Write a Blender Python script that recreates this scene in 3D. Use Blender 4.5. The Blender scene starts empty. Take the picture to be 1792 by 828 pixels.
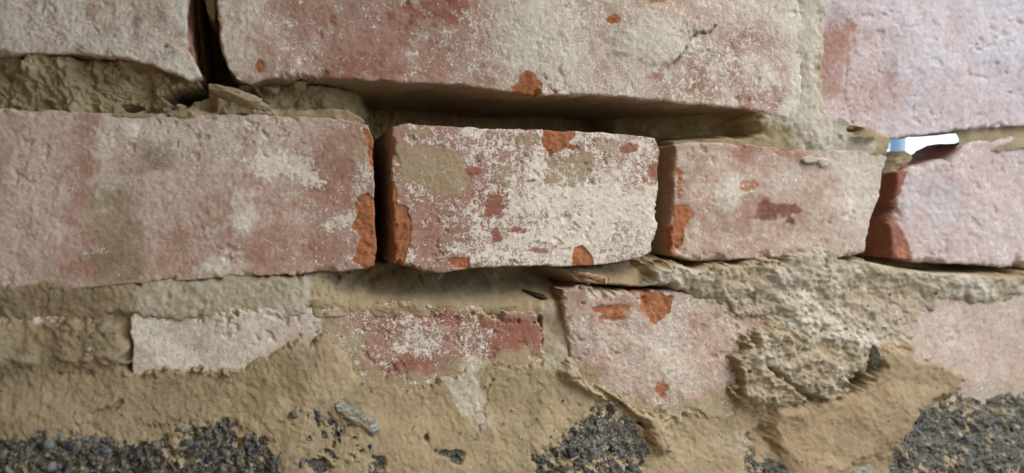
import bpy, math
import numpy as np
from mathutils import Vector

S = bpy.context.scene
C = S.collection
R_ = math.radians

# ------------------------------------------------------------------ camera
A, P, F, DIST = R_(20.2), R_(2.3), 1063.0, 0.298      # yaw, pitch, focal length in photo pixels, distance to wall
fw = np.array([math.sin(A) * math.cos(P), math.cos(A) * math.cos(P), -math.sin(P)])
rt = np.array([math.cos(A), -math.sin(A), 0.0])
up = np.cross(rt, fw)
CAM = -DIST * fw
cam = bpy.data.cameras.new("camera")
cam.sensor_width = 36.0
cam.lens = 36.0 * F / 1792.0
cam.clip_start = 0.005
cam.clip_end = 2000.0
cam.dof.use_dof = True
cam.dof.focus_distance = 0.300
cam.dof.aperture_fstop = 6.5
co = bpy.data.objects.new("camera", cam)
co.location = CAM
co.rotation_euler = (math.pi / 2 - P, 0, -A)
C.objects.link(co)
S.camera = co

# ------------------------------------------------------------------ light
SUN_EL, SUN_AZ = R_(50), R_(48)         # azimuth: from the view side of the wall (-y) towards +x
w = bpy.data.worlds.new("World")
S.world = w
w.use_nodes = True
nt = w.node_tree
bg = nt.nodes["Background"]
sky = nt.nodes.new("ShaderNodeTexSky")
sky.sky_type = 'NISHITA'
sky.sun_disc = False
sky.sun_elevation = SUN_EL
sky.ozone_density = 2.0
sdir = Vector((math.sin(SUN_AZ) * math.cos(SUN_EL), -math.cos(SUN_AZ) * math.cos(SUN_EL), math.sin(SUN_EL)))
sky.sun_rotation = math.atan2(sdir.x, sdir.y)
nt.links.new(sky.outputs[0], bg.inputs[0])
bg.inputs[1].default_value = 0.15
sun = bpy.data.lights.new("sun", 'SUN')
sun.energy = 0.8
sun.angle = R_(40)
sun.color = (1.0, 0.91, 0.77)
so = bpy.data.objects.new("sun", sun)
so.rotation_euler = (-sdir).to_track_quat('-Z', 'Y').to_euler()
C.objects.link(so)
S.view_settings.view_transform = 'Standard'
S.view_settings.look = 'None'
S.view_settings.gamma = 1.0
S.view_settings.exposure = 1.6
S.cycles.use_denoising = True
S.cycles.max_bounces = 6
S.cycles.diffuse_bounces = 4

# ------------------------------------------------------------------ maths helpers
def wall(px, py, h):
    """photo-grid coordinate on the wall plane + height h (m) out of the wall -> world"""
    px = np.asarray(px, float); py = np.asarray(py, float)
    d = fw[None] * F + rt[None] * (px.ravel() - 896)[:, None] - up[None] * (py.ravel() - 414)[:, None]
    t = -CAM[1] / d[:, 1]
    p = CAM[None] + d * t[:, None]
    p[:, 1] = -np.broadcast_to(np.asarray(h, float), px.shape).ravel()
    return p

rng = np.random.default_rng(7)
TAB = rng.random((256, 256)).astype(np.float32)

def vnoise(x, y, seed=0):
    x = np.asarray(x, np.float32) + (seed * 37.17 % 251); y = np.asarray(y, np.float32) + (seed * 71.93 % 239)
    xi = np.floor(x); yi = np.floor(y)
    fx = x - xi; fy = y - yi
    fx = fx * fx * (3 - 2 * fx); fy = fy * fy * (3 - 2 * fy)
    xi = xi.astype(np.int32) & 255; yi = yi.astype(np.int32) & 255
    x1 = (xi + 1) & 255; y1 = (yi + 1) & 255
    a = TAB[yi, xi]; b = TAB[yi, x1]; c = TAB[y1, xi]; d = TAB[y1, x1]
    return (a + (b - a) * fx) * (1 - fy) + (c + (d - c) * fx) * fy

def fbm(x, y, size, octv=4, seed=0, gain=0.5):
    """about -1..1; size = largest feature in px"""
    s = 0; amp = 1; tot = 0; f = 1.0 / size
    for i in range(octv):
        ca, sa = math.cos(0.6 * i + seed), math.sin(0.6 * i + seed)
        s = s + amp * (vnoise((x * ca - y * sa) * f, (x * sa + y * ca) * f, seed * 3 + i) * 2 - 1)
        tot += amp; amp *= gain; f *= 2.03
    return s / tot * 1.6

def ridge(x, y, size, octv=4, seed=0):
    s = 0; amp = 1; tot = 0; f = 1.0 / size
    for i in range(octv):
        ca, sa = math.cos(0.7 * i + seed), math.sin(0.7 * i + seed)
        n = vnoise((x * ca - y * sa) * f, (x * sa + y * ca) * f, seed * 5 + i)
        s = s + amp * (1 - np.abs(2 * n - 1)); tot += amp; amp *= 0.55; f *= 2.1
    return s / tot

def sstep(a, b, x):
    t = np.clip((x - a) / (b - a), 0, 1)
    return t * t * (3 - 2 * t)

def sdf(poly, x, y):
    """signed distance in px, negative inside"""
    p = np.asarray(poly, float)
    d = np.full(x.shape, 1e12); ins = np.zeros(x.shape, bool)
    n = len(p)
    for i in range(n):
        ax, ay = p[i]; bx, by = p[(i + 1) % n]
        ex, ey = bx - ax, by - ay
        wx, wy = x - ax, y - ay
        t = np.clip((wx * ex + wy * ey) / (ex * ex + ey * ey + 1e-9), 0, 1)
        d = np.minimum(d, (wx - ex * t) ** 2 + (wy - ey * t) ** 2)
        cond = (ay > y) != (by > y)
        if abs(ey) > 1e-9:
            ins ^= cond & (x < ex * (y - ay) / ey + ax)
    return np.where(ins, -1, 1) * np.sqrt(d)

class Field:
    """soft marks over a set of points, edges broken up by noise"""
    def __init__(s, x, y, seed):
        s.x, s.y = x, y
        s.w = fbm(x, y, 34, 5, seed + 11, 0.62)
        s.f = fbm(x, y, 9, 3, seed + 17, 0.7)
    def blob(s, cx, cy, rx, ry, soft=0.5, rough=0.45, ang=0):
        c, n = math.cos(R_(ang)), math.sin(R_(ang))
        dx, dy = s.x - cx, s.y - cy
        u = (dx * c + dy * n) / rx; v = (-dx * n + dy * c) / ry
        r = np.sqrt(u * u + v * v) + s.w * rough + s.f * rough * 0.4
        return 1 - sstep(1 - soft, 1 + soft, r)
    def poly(s, pts, feather=1.5, rough=5.0):
        p = np.asarray(pts, float); m = feather + rough * 2 + 2
        out = np.zeros(s.x.shape)
        k = (s.x > p[:, 0].min() - m) & (s.x < p[:, 0].max() + m) & (s.y > p[:, 1].min() - m) & (s.y < p[:, 1].max() + m)
        if k.any():
            d = sdf(p, s.x[k], s.y[k]) + s.w[k] * rough + s.f[k] * rough * 0.35
            out[k] = 1 - sstep(-feather, feather, d)
        return out
    def line(s, pts, width, feather=1.0, rough=1.0):
        out = np.full(s.x.shape, 1e6)
        for (ax, ay), (bx, by) in zip(pts[:-1], pts[1:]):
            ex, ey = bx - ax, by - ay
            wx, wy = s.x - ax, s.y - ay
            t = np.clip((wx * ex + wy * ey) / (ex * ex + ey * ey + 1e-9), 0, 1)
            out = np.minimum(out, np.hypot(wx - ex * t, wy - ey * t))
        d = out + s.f * rough * 1.5 + s.w * rough
        return 1 - sstep(width - feather, width + feather, d)

def make_mesh(name, verts, quads, mat, parent=None, attrs=None, smooth=True):
    me = bpy.data.meshes.new(name)
    verts = np.ascontiguousarray(verts, np.float32); quads = np.ascontiguousarray(quads, np.int32)
    nv, nf, k = len(verts), len(quads), quads.shape[1]
    me.vertices.add(nv); me.vertices.foreach_set("co", verts.ravel())
    me.loops.add(nf * k); me.loops.foreach_set("vertex_index", quads.ravel())
    me.polygons.add(nf)
    me.polygons.foreach_set("loop_start", np.arange(0, nf * k, k, dtype=np.int32))
    me.polygons.foreach_set("loop_total", np.full(nf, k, np.int32))
    if smooth:
        me.polygons.foreach_set("use_smooth", np.ones(nf, bool))
    for an, arr in (attrs or {}).items():
        at = me.attributes.new(an, 'FLOAT_COLOR', 'POINT')
        at.data.foreach_set("color", np.ascontiguousarray(arr, np.float32).ravel())
    me.update(calc_edges=True); me.validate()
    me.materials.append(mat)
    o = bpy.data.objects.new(name, me); C.objects.link(o)
    if parent is not None:
        o.parent = parent
    return o

def tag(o, label=None, cat=None, kind=None, group=None):
    for k, v in (("label", label), ("category", cat), ("kind", kind), ("group", group)):
        if v: o[k] = v
    return o

# ------------------------------------------------------------------ materials
def srgb(r, g, b):
    f = lambda c: c / 12.92 if c <= 0.04045 else ((c + 0.055) / 1.055) ** 2.4
    return (f(r / 255), f(g / 255), f(b / 255), 1)

class Mat:
    def __init__(s, name, rough=0.9):
        s.m = bpy.data.materials.new(name); s.m.use_nodes = True
        s.t = s.m.node_tree; s.b = s.t.nodes["Principled BSDF"]
        s.b.inputs["Roughness"].default_value = rough
        s.b.inputs["Specular IOR Level"].default_value = 0.25
        s.co = s.t.nodes.new("ShaderNodeTexCoord").outputs["Object"]
    def n(s, t, **k):
        x = s.t.nodes.new(t)
        for a, v in k.items(): setattr(x, a, v)
        return x
    def put(s, v, sock):
        if isinstance(v, (int, float, tuple)): sock.default_value = v
        else: s.t.links.new(v, sock)
    def noise(s, scale, detail=4, rough=0.6, stretch=None):
        x = s.n("ShaderNodeTexNoise"); x.inputs["Scale"].default_value = scale
        x.inputs["Detail"].default_value = detail; x.inputs["Roughness"].default_value = rough
        src = s.co
        if stretch:
            m = s.n("ShaderNodeMapping"); m.inputs["Scale"].default_value = stretch
            s.t.links.new(s.co, m.inputs[0]); src = m.outputs[0]
        s.t.links.new(src, x.inputs["Vector"])
        return x.outputs[0]
    def math(s, op, a, b=0.0, c=0.0):
        x = s.n("ShaderNodeMath", operation=op)
        s.put(a, x.inputs[0]); s.put(b, x.inputs[1]); s.put(c, x.inputs[2])
        return x.outputs[0]
    def step(s, v, a, b):
        x = s.n("ShaderNodeMapRange", interpolation_type='SMOOTHSTEP')
        s.put(v, x.inputs[0]); x.inputs[1].default_value = a; x.inputs[2].default_value = b
        return x.outputs[0]
    def mix(s, f, a, b):
        x = s.n("ShaderNodeMix", data_type='RGBA')
        s.put(f, x.inputs[0]); s.put(a, x.inputs[6]); s.put(b, x.inputs[7])
        return x.outputs[2]
    def attr(s, name):
        x = s.n("ShaderNodeAttribute", attribute_name=name)
        y = s.n("ShaderNodeSeparateColor"); s.t.links.new(x.outputs[0], y.inputs[0])
        return y.outputs[0], y.outputs[1], y.outputs[2], x.outputs[3]
    def bump(s, h, dist, strength=1.0):
        x = s.n("ShaderNodeBump"); x.inputs["Distance"].default_value = dist
        x.inputs["Strength"].default_value = strength
        s.put(h, x.inputs["Height"]); s.t.links.new(x.outputs[0], s.b.inputs["Normal"])
    def col(s, c): s.put(c, s.b.inputs["Base Color"])

def brick_material(name="limewashed_brick", wash=((204, 188, 170), (186, 166, 149)), coat=((222, 214, 197), (204, 195, 174))):
    k = Mat(name, 0.92)
    lime, raw, sand, dark = k.attr("m1")
    red, white, pale, olive = k.attr("m2")
    n1 = k.noise(1050, 4, 0.7); n2 = k.noise(420, 4, 0.65); n4 = k.noise(1500, 3, 0.6)
    n7 = k.noise(75, 6, 0.75); n8 = k.noise(300, 5, 0.75)
    n5 = k.noise(38, 4, 0.6); n6 = k.noise(170, 5, 0.7)
    c = lambda v, g: k.math('MULTIPLY_ADD', v, g, -g / 2)
    # fired clay body under old pink dust
    base = k.mix(k.step(n6, 0.35, 0.65), srgb(168, 132, 115), srgb(150, 112, 95))
    base = k.mix(k.math('MULTIPLY', k.step(k.math('ADD', red, c(n6, 1.0)), 0.15, 0.85), 0.9), base, k.mix(k.step(n2, 0.35, 0.65), srgb(152, 98, 80), srgb(134, 84, 68)))
    # thin cloudy wash
    pv = k.step(k.math('ADD', pale, k.math('ADD', c(n5, 1.3), k.math('ADD', c(n6, 1.3), c(n1, 0.5)))), 0.15, 0.95)
    base = k.mix(k.math('MULTIPLY', pv, 0.85), base, k.mix(k.step(n2, 0.3, 0.7), srgb(*wash[0]), srgb(*wash[1])))
    # rusty and greyish mottling under the lime
    base = k.mix(k.math('MULTIPLY', k.step(k.math('ADD', n7, c(n2, 0.7)), 0.52, 0.72), 0.6), base, srgb(156, 104, 84))
    base = k.mix(k.math('MULTIPLY', k.step(k.math('ADD', k.math('SUBTRACT', 1.0, n7), c(n8, 0.8)), 0.56, 0.8), 0.5), base, srgb(160, 150, 132))
    # sandy mortar smear
    sv = k.step(k.math('ADD', sand, k.math('ADD', c(n6, 1.0), c(n1, 0.7))), 0.3, 0.7)
    base = k.mix(k.math('MULTIPLY', sv, 0.9), base, k.mix(k.step(n1, 0.3, 0.7), srgb(172, 154, 121), srgb(152, 136, 105)))
    base = k.mix(k.math('MULTIPLY', k.step(k.math('ADD', olive, c(n6, 0.9)), 0.15, 0.9), 0.8), base, k.mix(k.step(n2, 0.3, 0.7), srgb(134, 119, 92), srgb(116, 101, 76)))
    # grainy lime: dense where the mask is high, single grains where it is low
    lv = k.math('ADD', k.math('ADD', lime, c(n5, 0.9)), k.math('ADD', c(n1, 1.9), k.math('ADD', c(n2, 1.3), c(n6, 1.0))))
    la = k.step(lv, 0.40, 0.68)
    limec = k.mix(k.step(n2, 0.35, 0.68), srgb(210, 199, 181), srgb(232, 224, 206))
    base = k.mix(k.math('MULTIPLY', la, 0.88), base, limec)
    wv = k.step(k.math('ADD', white, k.math('ADD', c(n7, 1.3), k.math('ADD', c(n6, 0.8), c(n1, 0.5)))), 0.12, 0.85)
    base = k.mix(k.math('MULTIPLY', wv, 0.9), base, k.mix(k.step(n2, 0.3, 0.7), srgb(*coat[0]), srgb(*coat[1])))
    # fresh orange fractures
    rv = k.step(k.math('ADD', raw, k.math('ADD', c(n2, 1.1), c(n1, 0.9))), 0.34, 0.66)
    rc = k.mix(k.step(n6, 0.3, 0.7), srgb(182, 118, 78), srgb(150, 90, 58))
    rc = k.mix(k.math('MULTIPLY', k.step(k.math('ADD', n2, c(n1, 0.8)), 0.52, 0.72), 0.5), rc, srgb(188, 158, 130))
    base = k.mix(rv, base, rc)
    base = k.mix(k.math('MULTIPLY', dark, 0.9), base, srgb(70, 54, 42))
    pits = k.math('MULTIPLY', k.step(k.math('ADD', n4, c(n6, 0.25)), 0.31, 0.37), k.step(k.math('ADD', n8, c(n7, 0.3)), 0.27, 0.32))
    base = k.mix(k.math('MULTIPLY', k.math('SUBTRACT', 1.0, pits), 0.6), base, srgb(92, 68, 58))
    k.col(base)
    hh = k.math('ADD', k.math('MULTIPLY', la, 0.5), k.math('ADD', k.math('MULTIPLY', n1, 0.7), k.math('MULTIPLY', n2, 0.25)))
    hh = k.math('ADD', hh, k.math('MULTIPLY', pits, 0.5))
    k.bump(hh, 0.00035, 0.8)
    return k.m

def mortar_material():
    k = Mat("sandy_lime_mortar", 0.95)
    white, gravel, shade_mottle, warm = k.attr("m1")
    n1 = k.noise(1700, 3, 0.7); n2 = k.noise(380, 5, 0.65); n3 = k.noise(55, 5, 0.7); n4 = k.noise(900, 2, 0.5)
    base = k.mix(k.step(n3, 0.35, 0.65), srgb(171, 153, 119), srgb(147, 131, 100))
    base = k.mix(k.step(n1, 0.55, 0.75), base, srgb(190, 172, 136))
    base = k.mix(k.math('MULTIPLY', warm, 0.7), base, k.mix(k.step(n2, 0.3, 0.7), srgb(168, 138, 106), srgb(152, 124, 94)))
    wv = k.step(k.math('ADD', white, k.math('MULTIPLY_ADD', n2, 0.8, -0.4)), 0.25, 0.8)
    base = k.mix(k.math('MULTIPLY', wv, 0.92), base, k.mix(k.step(n2, 0.32, 0.68), srgb(206, 198, 180), srgb(184, 174, 152)))
    gv = k.step(k.math('ADD', gravel, k.math('MULTIPLY_ADD', n2, 1.2, -0.6)), 0.4, 0.6)
    base = k.mix(gv, base, k.mix(k.step(n4, 0.4, 0.62), srgb(50, 56, 60), srgb(118, 112, 96)))
    base = k.mix(k.math('MULTIPLY', shade_mottle, 0.75), base, srgb(84, 68, 48))  # brown darkening: random mottling plus painted shade at the lower left
    specks = k.step(n4, 0.68, 0.74)
    base = k.mix(k.math('MULTIPLY', specks, 0.35), base, srgb(84, 70, 54))
    k.col(base)
    n5 = k.noise(3200, 2, 0.7)
    grains = k.step(n5, 0.56, 0.66)
    c2 = k.mix(k.math('MULTIPLY', grains, 0.35), base, srgb(196, 182, 152))
    c2 = k.mix(k.math('MULTIPLY', k.step(n5, 0.42, 0.32), 0.4), c2, srgb(92, 76, 56))
    k.col(c2)
    k.bump(k.math('ADD', k.math('MULTIPLY', n5, 0.8), k.math('ADD', k.math('MULTIPLY', n1, 0.6), k.math('MULTIPLY', n2, 0.2))), 0.00045, 0.9)
    return k.m

def stone_material(name, c1, c2, rough=0.75, scale=300, layered=False):
    k = Mat(name, rough)
    n = k.noise(scale, 4, 0.65, (1, 1, 4.0) if layered else None); n1 = k.noise(scale * 4, 2, 0.6)
    c = k.mix(k.step(n, 0.38, 0.62), c1, c2)
    if layered:
        nd = k.noise(150, 4, 0.7)
        c = k.mix(k.math('MULTIPLY', k.step(k.math('ADD', nd, k.math('MULTIPLY_ADD', n1, 0.5, -0.25)), 0.46, 0.6), 0.8), c, srgb(150, 134, 104))
    k.col(c); k.bump(k.math('ADD', n, k.math('MULTIPLY', n1, 0.5)), 0.0008, 0.8)
    return k.m

def gravel_material():
    k = Mat("dark_aggregate", 0.85)
    a, b_, c_, _ = k.attr("m1")
    n = k.noise(240, 4, 0.65); n1 = k.noise(1400, 3, 0.6)
    base = k.mix(k.step(a, 0.45, 1.0), srgb(40, 47, 55), srgb(112, 118, 116))
    base = k.mix(k.step(b_, 0.75, 1.0), base, srgb(92, 84, 66))
    base = k.mix(k.math('MULTIPLY', k.step(k.math('ADD', n, k.math('MULTIPLY_ADD', n1, 0.8, -0.4)), 0.5, 0.66), 0.65), base, srgb(134, 122, 96))
    k.col(base); k.bump(k.math('ADD', n, k.math('MULTIPLY', n1, 0.6)), 0.0006, 0.8)
    return k.m

M_BRICK = brick_material()
M_SKY_TINT = brick_material("brick_with_sky_tint", ((208, 192, 186), (192, 170, 164)), ((212, 209, 210), (198, 192, 194)))  # cool sky light from the right put into the brick colour
M_MORTAR = mortar_material()
M_GRAVEL = gravel_material()
M_SLATE = stone_material("pale_slate", srgb(92, 100, 98), srgb(160, 166, 156), 0.7, 260, True)
M_TWIG = stone_material("twig_wood", srgb(150, 112, 80), srgb(206, 180, 146), 0.85, 500)
M_SPLINTER = stone_material("dark_splinter", srgb(42, 34, 26), srgb(70, 56, 42), 0.85, 500)
M_BOUNCE = stone_material("bounce_tan", srgb(196, 166, 118), srgb(182, 152, 106), 0.95, 6)  # tan finish of the added slabs, chosen for warm bounce light
M_GROUND = stone_material("dusty_ground", srgb(122, 116, 106), srgb(104, 100, 92), 0.95, 5)
M_BLUE = stone_material("pale_blue_board", srgb(176, 204, 222), srgb(184, 208, 224), 0.6, 60)

# ------------------------------------------------------------------ the wall: root and bricks
root = bpy.data.objects.new("brick_wall", None)
root.location = (0, 0, 0)
C.objects.link(root)
tag(root, "old brick wall with raked joints, limewash remains and sandy mortar", "wall", "thing")

def pline(pts, n):
    p = np.asarray(pts, float)
    seg = np.hypot(*np.diff(p, axis=0).T); t = np.concatenate([[0], np.cumsum(seg)]); t /= t[-1]
    u = np.linspace(0, 1, n)
    return np.stack([np.interp(u, t, p[:, 0]), np.interp(u, t, p[:, 1])], 1)

OUTLINES = []

def make_brick(top, right, bottom, left, seed, paint, face=0.0, depth=0.10, step=2.0, rnd=7.0, rough=1.0, tilt=(0, 0), label=None,
               jag=2.2, relief=None, side_raw=0.45, side_sand=0.45, mat=None):
    """top and bottom run left to right; right and left run top to bottom (inner points only)"""
    L = [top[0]] + left + [bottom[0]]; Rr = [top[-1]] + right + [bottom[-1]]
    OUTLINES.append(np.array(top + right + bottom[::-1] + left[::-1], float))
    Wp = max(np.ptp([p[0] for p in top]), 20); Hp = max(np.ptp([p[1] for p in L]), 20)
    nu, nv = int(Wp / step) + 2, int(Hp / step) + 2
    T, B, Lf, Rg = pline(top, nu), pline(bottom, nu), pline(L, nv), pline(Rr, nv)
    u = np.linspace(0, 1, nu)[None, :, None]; v = np.linspace(0, 1, nv)[:, None, None]
    Pt = (1 - v) * T[None] + v * B[None] + (1 - u) * Lf[:, None] + u * Rg[:, None] \
        - ((1 - u) * (1 - v) * T[0] + u * (1 - v) * T[-1] + (1 - u) * v * B[0] + u * v * B[-1])
    X, Y = Pt[..., 0].copy(), Pt[..., 1].copy()
    def jit(x, y, off):
        return fbm(x, y, 26, 4, seed + off, 0.6) * jag
    eu = np.minimum(np.linspace(0, 1, nu), 1 - np.linspace(0, 1, nu))[None] * Wp
    ev = np.minimum(np.linspace(0, 1, nv), 1 - np.linspace(0, 1, nv))[:, None] * Hp
    X0, Y0 = X.copy(), Y.copy()
    X = X0 + jit(X0, Y0, 1) * np.exp(-eu / 8); Y = Y0 + jit(X0, Y0, 2) * np.exp(-ev / 8)
    # rounded, chipped arris
    rr = rnd * (0.45 + 2.4 * sstep(0.1, 0.75, fbm(X, Y, 46, 5, seed + 3, 0.65)) + 0.5 * fbm(X, Y, 9, 3, seed + 4, 0.65))
    rr = np.maximum(rr, 1.5)
    q = np.maximum(1 - eu / rr, 0) ** 2 + np.maximum(1 - ev / rr, 0) ** 2
    drop = (1 - np.sqrt(np.maximum(1 - np.minimum(q, 1), 0))) * rr * 0.00026
    fld = Field(X, Y, seed)
    h = face + tilt[0] * (np.linspace(0, 1, nu)[None] - .5) + tilt[1] * (np.linspace(0, 1, nv)[:, None] - .5) - drop
    h = h + rough * (0.0011 * fbm(X, Y, 120, 3, seed + 5) + 0.00015 * fbm(X, Y, 26, 4, seed + 6, 0.6) + 0.00014 * fbm(X, Y, 6, 2, seed + 7))
    h = h - 0.0007 * sstep(0.55, 0.8, fbm(X, Y, 17, 3, seed + 12, 0.55)) * sstep(-0.2, 0.5, fbm(X, Y, 90, 3, seed + 13))
    m1 = np.zeros(X.shape + (4,)); m2 = np.zeros(X.shape + (4,))
    paint(fld, m1, m2)
    h = h - sstep(0.3, 0.7, m1[..., 1]) * (0.0005 + 0.0004 * fbm(X, Y, 12, 3, seed + 9, 0.6)) + 0.0007 * np.clip(m2[..., 1], 0, 1)
    if relief is not None:
        h = h + relief(fld, m1, m2)
    m2[..., PA] *= 1 - 0.75 * np.clip(m2[..., RD], 0, 1)
    m1 = np.clip(m1, 0, 1); m2 = np.clip(m2, 0, 1)
    verts = [wall(X, Y, h)]; A1 = [m1.reshape(-1, 4)]; A2 = [m2.reshape(-1, 4)]
    idx = np.arange(nu * nv).reshape(nv, nu)
    quads = [np.stack([idx[:-1, :-1], idx[1:, :-1], idx[1:, 1:], idx[:-1, 1:]], -1).reshape(-1, 4)]
    cnt = nu * nv
    ks = np.concatenate([[0.0008, 0.0016, 0.003, 0.005, 0.008, 0.011, 0.015, 0.02, 0.026, 0.033, 0.042, 0.055, 0.075], [depth]])
    ks = ks[ks <= depth]
    cx, cy = X.mean(), Y.mean()
    for edge, flip in ((idx[0, :], False), (idx[-1, :], True), (idx[:, 0], True), (idx[:, -1], False)):
        ex, ey, eh = X.ravel()[edge], Y.ravel()[edge], h.ravel()[edge]
        rows = [edge]
        base_p = verts[0][edge]
        for d in ks:
            dp = d * 3600
            nn = fbm(ex + dp * 0.8, ey + dp * 0.9, 40, 4, seed + 8, 0.6)
            p = base_p.copy()
            p[:, 1] = base_p[:, 1] + d
            amp = 0.0010 * min(1, d / 0.004)
            zc, xc = wall([cx], [cy], 0)[0][[2, 0]]
            if edge[0] == idx[0, 0] and edge[-1] == idx[0, -1] or edge[0] == idx[-1, 0]:
                p[:, 2] += nn * amp
            else:
                p[:, 0] += nn * amp
            verts.append(p)
            a = m1.reshape(-1, 4)[edge].copy(); fade = math.exp(-d / 0.004)
            a[:, 0] = a[:, 0] * fade; a[:, 2] = a[:, 2] * fade + (1 - fade) * np.clip(side_sand + 0.4 * nn, 0, 1)
            a[:, 1] = a[:, 1] * fade
            b = m2.reshape(-1, 4)[edge].copy() * fade
            b[:, 0] += (1 - fade) * side_raw
            A1.append(np.clip(a, 0, 1)); A2.append(np.clip(b, 0, 1))
            new = np.arange(cnt, cnt + len(edge)); cnt += len(edge)
            pr = rows[-1]
            qd = np.stack([pr[:-1], pr[1:], new[1:], new[:-1]], -1)
            quads.append(qd[:, ::-1] if flip else qd)
            rows.append(new)
    o = make_mesh("brick", np.concatenate(verts), np.concatenate(quads), mat or M_BRICK, root,
                  {"m1": np.concatenate(A1), "m2": np.concatenate(A2)})
    if label: o["label"] = label
    return o

LI, RA, SA, DK = 0, 1, 2, 3       # m1 channels
RD, WH, PA, OL = 0, 1, 2, 3       # m2 channels

APRON = [(-420, 640), (160, 646), (230, 640), (300, 634), (400, 642), (470, 616), (520, 592), (562, 572), (592, 600), (625, 645), (680, 672), (745, 672), (790, 655), (815, 640),
         (900, 628), (985, 640), (1040, 672), (1095, 704), (1130, 716), (1180, 722), (1240, 712), (1270, 680), (1300, 690), (1860, 660), (1860, 1040), (-420, 1040)]
def near_apron(f, reach=34):
    return np.clip(np.exp(-np.maximum(sdf(APRON, f.x, f.y) + 16 * f.w, 0) / reach), 0, 1)

# --- middle course, the free brick in the centre
def paint_centre(f, m1, m2):
    x, y = f.x, f.y
    m1[..., LI] = 0.44 + 0.18 * sstep(760, 980, x) + 0.14 * f.w + 0.20 * f.blob(960, 375, 150, 75, 0.7)
    m1[..., LI] -= 0.12 * f.blob(750, 400, 55, 50, 0.7) + 0.16 * f.blob(850, 345, 40, 40, 0.6)
    m1[..., LI] += 0.25 * f.blob(897, 330, 5, 90, 0.6, 0.2) + 0.2 * f.blob(832, 380, 4, 60, 0.6, 0.2)
    m2[..., WH] = 0.22 * f.blob(1000, 370, 75, 45, 0.9) + 0.25 * f.blob(1090, 270, 50, 25, 0.9)
    m2[..., PA] = 0.5 * f.blob(1080, 350, 90, 90, 0.8) + 0.25
    m2[..., RD] = 0.5 * f.blob(860, 350, 60, 45, 0.8) + 0.35 * f.blob(740, 400, 60, 60, 0.8)
    for p in ([(690, 245), (720, 252), (800, 262), (815, 320), (805, 348), (760, 338), (722, 320), (694, 332)],
              [(955, 276), (1030, 270), (1040, 300), (1000, 325), (955, 318)]):
        q = f.poly(p, 7, 10); m1[..., SA] += q * 0.95; m1[..., LI] -= 0.35 * q
    for b in ((922, 243, 32, 9), (1060, 254, 15, 11), (730, 232, 30, 9), (885, 300, 30, 22)):
        q = f.blob(*b); m1[..., SA] += q * 0.7; m1[..., LI] -= 0.25 * q
    for p in ([(948, 225), (1010, 228), (1004, 240), (985, 262), (962, 274), (949, 258)],
              [(676, 312), (690, 318), (692, 356), (712, 365), (721, 390), (715, 430), (704, 470), (676, 470)],
              [(780, 453), (800, 447), (822, 449), (821, 470), (790, 466)],
              [(997, 470), (1002, 434), (1015, 431), (1034, 446), (1038, 470)]):
        m1[..., RA] += f.poly(p, 1.2, 3.0)
    m1[..., RA] += 0.75 * f.blob(1000, 258, 13, 6, 0.4, 0.7)
    for b in ((930, 316, 10, 4), (1047, 318, 4, 12), (1125, 316, 7, 9), (930, 438, 18, 3), (865, 412, 6, 10), (862, 362, 10, 14), (1140, 300, 8, 14), (1100, 262, 12, 6), (830, 300, 12, 6), (905, 405, 10, 4)):
        q = f.blob(*b, 0.6, 0.9); m2[..., RD] += 0.8 * q; m1[..., LI] -= 0.45 * q; m2[..., WH] -= 0.4 * q
    m1[..., DK] = 0.5 * f.blob(740, 470, 30, 6) + 0.35 * f.blob(1000, 413, 3, 4)
    e = sstep(1130, 1152, x); m1[..., LI] -= 0.3 * e * sstep(-0.2, 0.3, f.w); m2[..., RD] += 0.6 * e

make_brick([(684, 222), (713, 218), (775, 220), (843, 225), (944, 227), (1012, 230), (1110, 236), (1147, 242)],
           [(1155, 262), (1152, 290), (1148, 335), (1145, 390), (1141, 425)],
           [(690, 461), (710, 466), (741, 474), (775, 477), (822, 470), (877, 466), (998, 466), (1032, 464), (1079, 459), (1118, 450), (1136, 440)],
           [(684, 270), (687, 338), (688, 405)], 1, paint_centre, face=0.0015, depth=0.10, step=1.6, rnd=5.5, tilt=(0.0, 0.002), side_raw=0.35, side_sand=0.5,
           label="pale limewashed brick standing free between raked-out joints", rough=0.9)

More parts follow.
